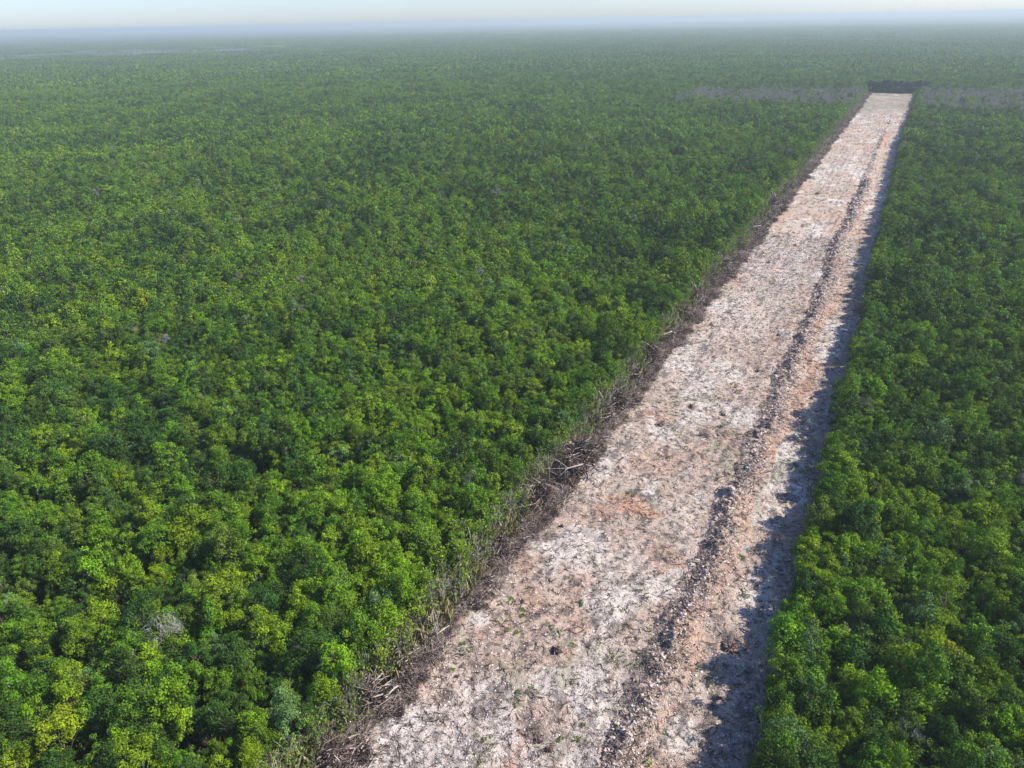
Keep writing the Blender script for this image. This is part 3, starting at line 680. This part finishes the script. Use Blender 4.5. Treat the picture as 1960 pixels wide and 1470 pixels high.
# pale fallen trunks lying on the heaps
for j, (x0, y0, x1, y1, d) in enumerate([(741, 1286, 803, 1242, 'longest pale fallen trunk lying diagonally on the low brush'), (816, 1147, 867, 1116, 'pale fallen trunk high on the row, above a dark hollow'),
        (786, 1225, 830, 1205, 'thin pale fallen trunk above the longest one'), (828, 1222, 860, 1200, 'short pale fallen trunk reaching over the cleared ground'),
        (738, 1337, 762, 1313, 'short pale trunk lying below the longest one'), (713, 1324, 745, 1310, 'thin grey trunk on the lowest dark heap'),
        (985, 990, 1020, 960, 'pale trunk lying on the brush beside the orange soil patch'), (1230, 668, 1262, 655, 'pale forked trunk on top of the brush, middle of the row')]):
    a = g(x0, y0, 1.15); b = g(x1, y1, 1.3); L = np.array([[a[0], a[1], gz(*a) + .85], [(a[0] + b[0]) / 2 + .1, (a[1] + b[1]) / 2, gz((a[0]+b[0])/2, (a[1]+b[1])/2) + 1.25], [b[0], b[1], gz(*b) + 1.0]])
    r_ = np.random.default_rng(990 + j); ps = [(L, .085, .04, .9)]
    for _ in range(3):
        t = r_.uniform(.4, 1); p = L[0] * (1 - t) + L[2] * t + [0, 0, .15]; e = p + (L[2] - L[0]) * .2 + r_.normal(0, .22, 3) * [1, 1, .4]; ps.append(([p, (p + e) / 2, e], .035, .015, .8))
    me = tube_mesh('fallen_trunk', [(np.array(p) - L[0], r0, r1, t) for p, r0, r1, t in ps], PALE, 6)
    o = bpy.data.objects.new('fallen_trunk', me); o.location = L[0]; tag(link(o), d, 'fallen trunk', 'pale fallen trunks on the brush row')
for j, (sx_, sy_, hh, d) in enumerate([(1080, 868, 3.4, 'pale bare snag standing at the left edge of the brush, middle of the photo'), (795, 1170, 3.0, 'thin pale snag at the forest edge, lower part of the photo'), (1165, 735, 3.2, 'grey bare snag standing farther along the left forest edge')]):
    x, y = g(sx_, sy_, .5); x = min(x, -35.2)
    o = bpy.data.objects.new('dead_snag', tube_mesh('dead_snag', trunk_paths(np.random.default_rng(60 + j), hh, 1.1, 1, 6, .07), PALE, 5)); o.location = (x, y, -.1); tag(link(o), d, 'dead tree')

# ------------------------------------------------------------------ stumps and dark clods on the cleared strip
def rock_mesh(name, seed, mat, s=1.0, sub=3, rough=.35):
    import bmesh
    bm = bmesh.new(); bmesh.ops.create_icosphere(bm, subdivisions=sub, radius=1.0)
    r = np.random.default_rng(seed); ph = r.uniform(0, 6, 9)
    for v in bm.verts:
        c = v.co; f = 1 + rough * (math.sin(2.3 * c.x + ph[0]) * math.cos(2.9 * c.y + ph[1]) + .5 * math.sin(5 * c.z + ph[2]) * math.cos(4.4 * c.x + ph[3])) + rough * .25 * r.normal()
        v.co = Vector((c.x * f * s, c.y * f * s * .8, max(-.35, c.z * f * .65) * s))
    me = bpy.data.meshes.new(name); bm.to_mesh(me); bm.free(); me.materials.append(mat)
    a = me.attributes.new('tint', 'FLOAT', 'POINT'); a.data.foreach_set('value', r.uniform(.1, .75, len(me.vertices)).astype(np.float32)); return me
STUMP = []
for k in range(3):
    r = np.random.default_rng(70 + k); ps = []
    for j in range(14):
        a = j * .45 + r.uniform(-.2, .2); e = np.array([math.cos(a) * r.uniform(.5, 1.0), math.sin(a) * r.uniform(.5, 1.0), r.uniform(.0, .65)]); ps.append(([[0, 0, .25], e * [.5, .5, 1.1] + [0, 0, .1], e * r.uniform(.6, 1.1)], .05, .015, r.uniform(.1, .9)))
    STUMP.append((rock_mesh('root_ball', 75 + k, BRUSH, .5, 3, .75), tube_mesh('roots', ps, BRUSH, 4)))
for j, (sx_, sy_, s, d) in enumerate([(1064, 1248, 1.15, 'dark uprooted stump alone on the pale ground, nearest big one'), (1028, 1413, .8, 'dark stump in the scrape near the bottom of the strip'), (1049, 1440, .7, 'dark clod-covered stump lowest of all on the strip'),
        (876, 1297, .45, 'small dark stump near the brush row, lower left of the strip'), (1264, 812, .9, 'dark stump on the orange soil beside the brush heaps'), (1323, 778, .8, 'dark stump right of the orange soil'), (1385, 792, .85, 'dark stump in mid strip, nearest the earth ridge'),
        (1342, 831, .7, 'low dark stump lowest of the mid-strip cluster'), (1450, 709, .8, 'dark stump near the ridge above the mid-strip cluster'), (1491, 640, .9, 'dark stump beside the ridge, upper middle of the strip'), (1398, 1238, 1.3, 'blackened root mass in the tree shade right of the ridge'),
        (1075, 1008, .5, 'small dark clod below the orange patch'), (1470, 505, 1.0, 'dark stump on the strip opposite the farther brush heaps'), (1565, 372, 1.2, 'dark stump far up the strip')]):
    x, y = g(sx_, sy_, .2); o = empty('tree_stump', (x, y, gz(x, y) + .08), j * 1.7, s)
    tag(o, d, 'stump', 'uprooted stumps on the cleared strip'); a, b = STUMP[j % 3]
    link(bpy.data.objects.new('root_ball', a), o); link(bpy.data.objects.new('roots', b), o)

# ------------------------------------------------------------------ rubble and twigs over the strip
def rock_mat(name, a, b):
    m, nt = new_mat(name); oi = N(nt, 'ShaderNodeObjectInfo'); c = ramp(nt, oi.outputs['Random'], [(0, a), (1, b)])
    p = N(nt, 'ShaderNodeBsdfPrincipled'); p.inputs['Roughness'].default_value = .9; p.inputs['Specular IOR Level'].default_value = .2; nt.links.new(c, p.inputs['Base Color'])
    o = N(nt, 'ShaderNodeOutputMaterial'); nt.links.new(p.outputs[0], o.inputs[0]); return m
RK = [rock_mat('limestone_chip', (.42, .36, .32), (.74, .69, .64)), rock_mat('tan_chip', (.33, .235, .19), (.62, .46, .36)), rock_mat('dark_chip', (.06, .048, .045), (.20, .165, .15))]
chips = [rock_mesh('c', 30 + k, RK[(0, 0, 1, 2)[k % 4]], 1.0, 1, .4) for k in range(8)]
def sticks(seed, mt, n=3):
    return tube_mesh('t', brush(seed, n, .5, .5, .12, .8, 1.8, .05, mt, .08), BRUSH, 3)
chips += [sticks(41, (.6, 1)), sticks(42, (0, .5)), sticks(43, (.8, 1)), sticks(44, (.1, .7))]
rng = np.random.default_rng(88)
def strip_pts(n, y0, y1, pw): return -33.2 + 33.6 * rng.random(n), y0 + (y1 - y0) * rng.random(n) ** pw
xa, ya = strip_pts(100000, 24, 230, 1.5); xb, yb = strip_pts(16000, 200, 560, 1.2)
# extra rubble on the berm's flank
nbm = 22000; yc = 24 + 300 * rng.random(nbm) ** 1.6; xc = berm_x(yc) + rng.normal(.2, .95, nbm)
xs_ = np.concatenate([xa, xb, xc]); ys_ = np.concatenate([ya, yb, yc]); n = len(xs_)
zs_ = ground_z(xs_, ys_)
ub = (xs_ - berm_x(ys_)) / (1.05 + 0.5 * vnoise(ys_ * .2, ys_ * 0, 31))
pr = np.where(ub < .1, np.clip(1 - np.abs((ub - .1) / 1.75), 0, 1) ** .9, np.clip(1 - (ub - .1) / 2.3, 0, 1) ** 1.15)
zs_ = zs_ + pr * berm_h(ys_) * np.maximum(.15, 1 + 2.6 * (fbm(xs_ * 1.0, ys_ * 1.0, 4, 81) - .5)) * 1.1
s = .045 + .10 * rng.random(n) ** 3; s = s * (1 + .9 * np.clip((ys_ - 60) / 200, 0, 2.4)); s[-nbm:] *= 1.5; ub0 = (xs_ - berm_x(ys_)); s = np.where((ub0 > -1.9) & (ub0 < .2), s * (1 + .9 * rng.random(n) ** 2), s)
pk = rng.integers(0, 12, n); dark = ((ub < .1) & (ub > -1.8)); isd = dark & (rng.random(n) < (.7 - .35 * smooth(100, 200, ys_)) * smooth(.35, .55, fbm(xs_ * .7, ys_ * .5, 3, 93))); pk[isd] = np.where(rng.random(isd.sum()) < .5, 3, 7); low = dark & ~isd & (pk < 8) & (rng.random(n) < .8); pk[low] = np.where(rng.random(low.sum()) < .6, 2, 3)  # darker chips picked on the ridge's left flank deepen its painted shade
s = np.where(pk >= 8, .22 + .55 * rng.random(n) ** 2, s)
sc3 = np.stack([s, s * rng.uniform(.5, 1, n), s * rng.uniform(.4, .9, n)], -1); sc3[pk >= 8] = np.repeat(s[pk >= 8][:, None], 3, 1) * [1, 1, .8]
rt = rng.uniform(0, 6.28, (n, 3)) * [.12, .12, 1]; rt[pk >= 8, :2] *= .2
scatter('rubble', proto_collection('rubble_kinds', [('r', m) for m in chips]), np.stack([xs_, ys_, zs_ + .01], -1), rt, sc3, pk, 'broken limestone rubble, wood chips and twigs strewn over the cleared strip', 'rubble')
# sparse green weeds
n = 900; xw, yw = strip_pts(n * 8, 24, 300, 1.4); m = (fbm(xw * .35, yw * .35, 4, 33) > .58); xw, yw = xw[m][:n], yw[m][:n]; n = len(xw)
wtf = [tuft(770, 26, .28, GRASSM, .16), crown_mesh('weed', 771, 'olive', .35, .35, 4, 60, .14, 0)]
scatter('weeds', proto_collection('weed_kinds', [('w', q) for q in wtf]), np.stack([xw, yw, ground_z(xw, yw)], -1), np.stack([np.zeros(n), np.zeros(n), rng.uniform(0, 6, n)], -1),
        np.repeat(rng.uniform(.6, 1.4, n)[:, None], 3, 1), rng.integers(0, 2, n), 'sparse low weeds sprouting on the cleared strip', 'weeds')

# ------------------------------------------------------------------ haze
HZ = True
if HZ:
    m, nt = new_mat('haze'); v = N(nt, 'ShaderNodeVolumePrincipled'); v.inputs['Color'].default_value = (.70, .80, .79, 1)
    v.inputs['Density'].default_value = 0.00026; v.inputs['Anisotropy'].default_value = 0.15
    o = N(nt, 'ShaderNodeOutputMaterial'); nt.links.new(v.outputs[0], o.inputs['Volume'])
    r, z0, z1 = 45000, -2.2, 66.0
    V = [(-r, -r, z0), (r, -r, z0), (r, r, z0), (-r, r, z0), (-r, -r, z1), (r, -r, z1), (r, r, z1), (-r, r, z1)]
    hz = bpy.data.objects.new('haze', np_mesh('haze', V, [(0, 3, 2, 1), (4, 5, 6, 7), (0, 1, 5, 4), (1, 2, 6, 5), (2, 3, 7, 6), (3, 0, 4, 7)], m)); tag(link(hz), kind='stuff')
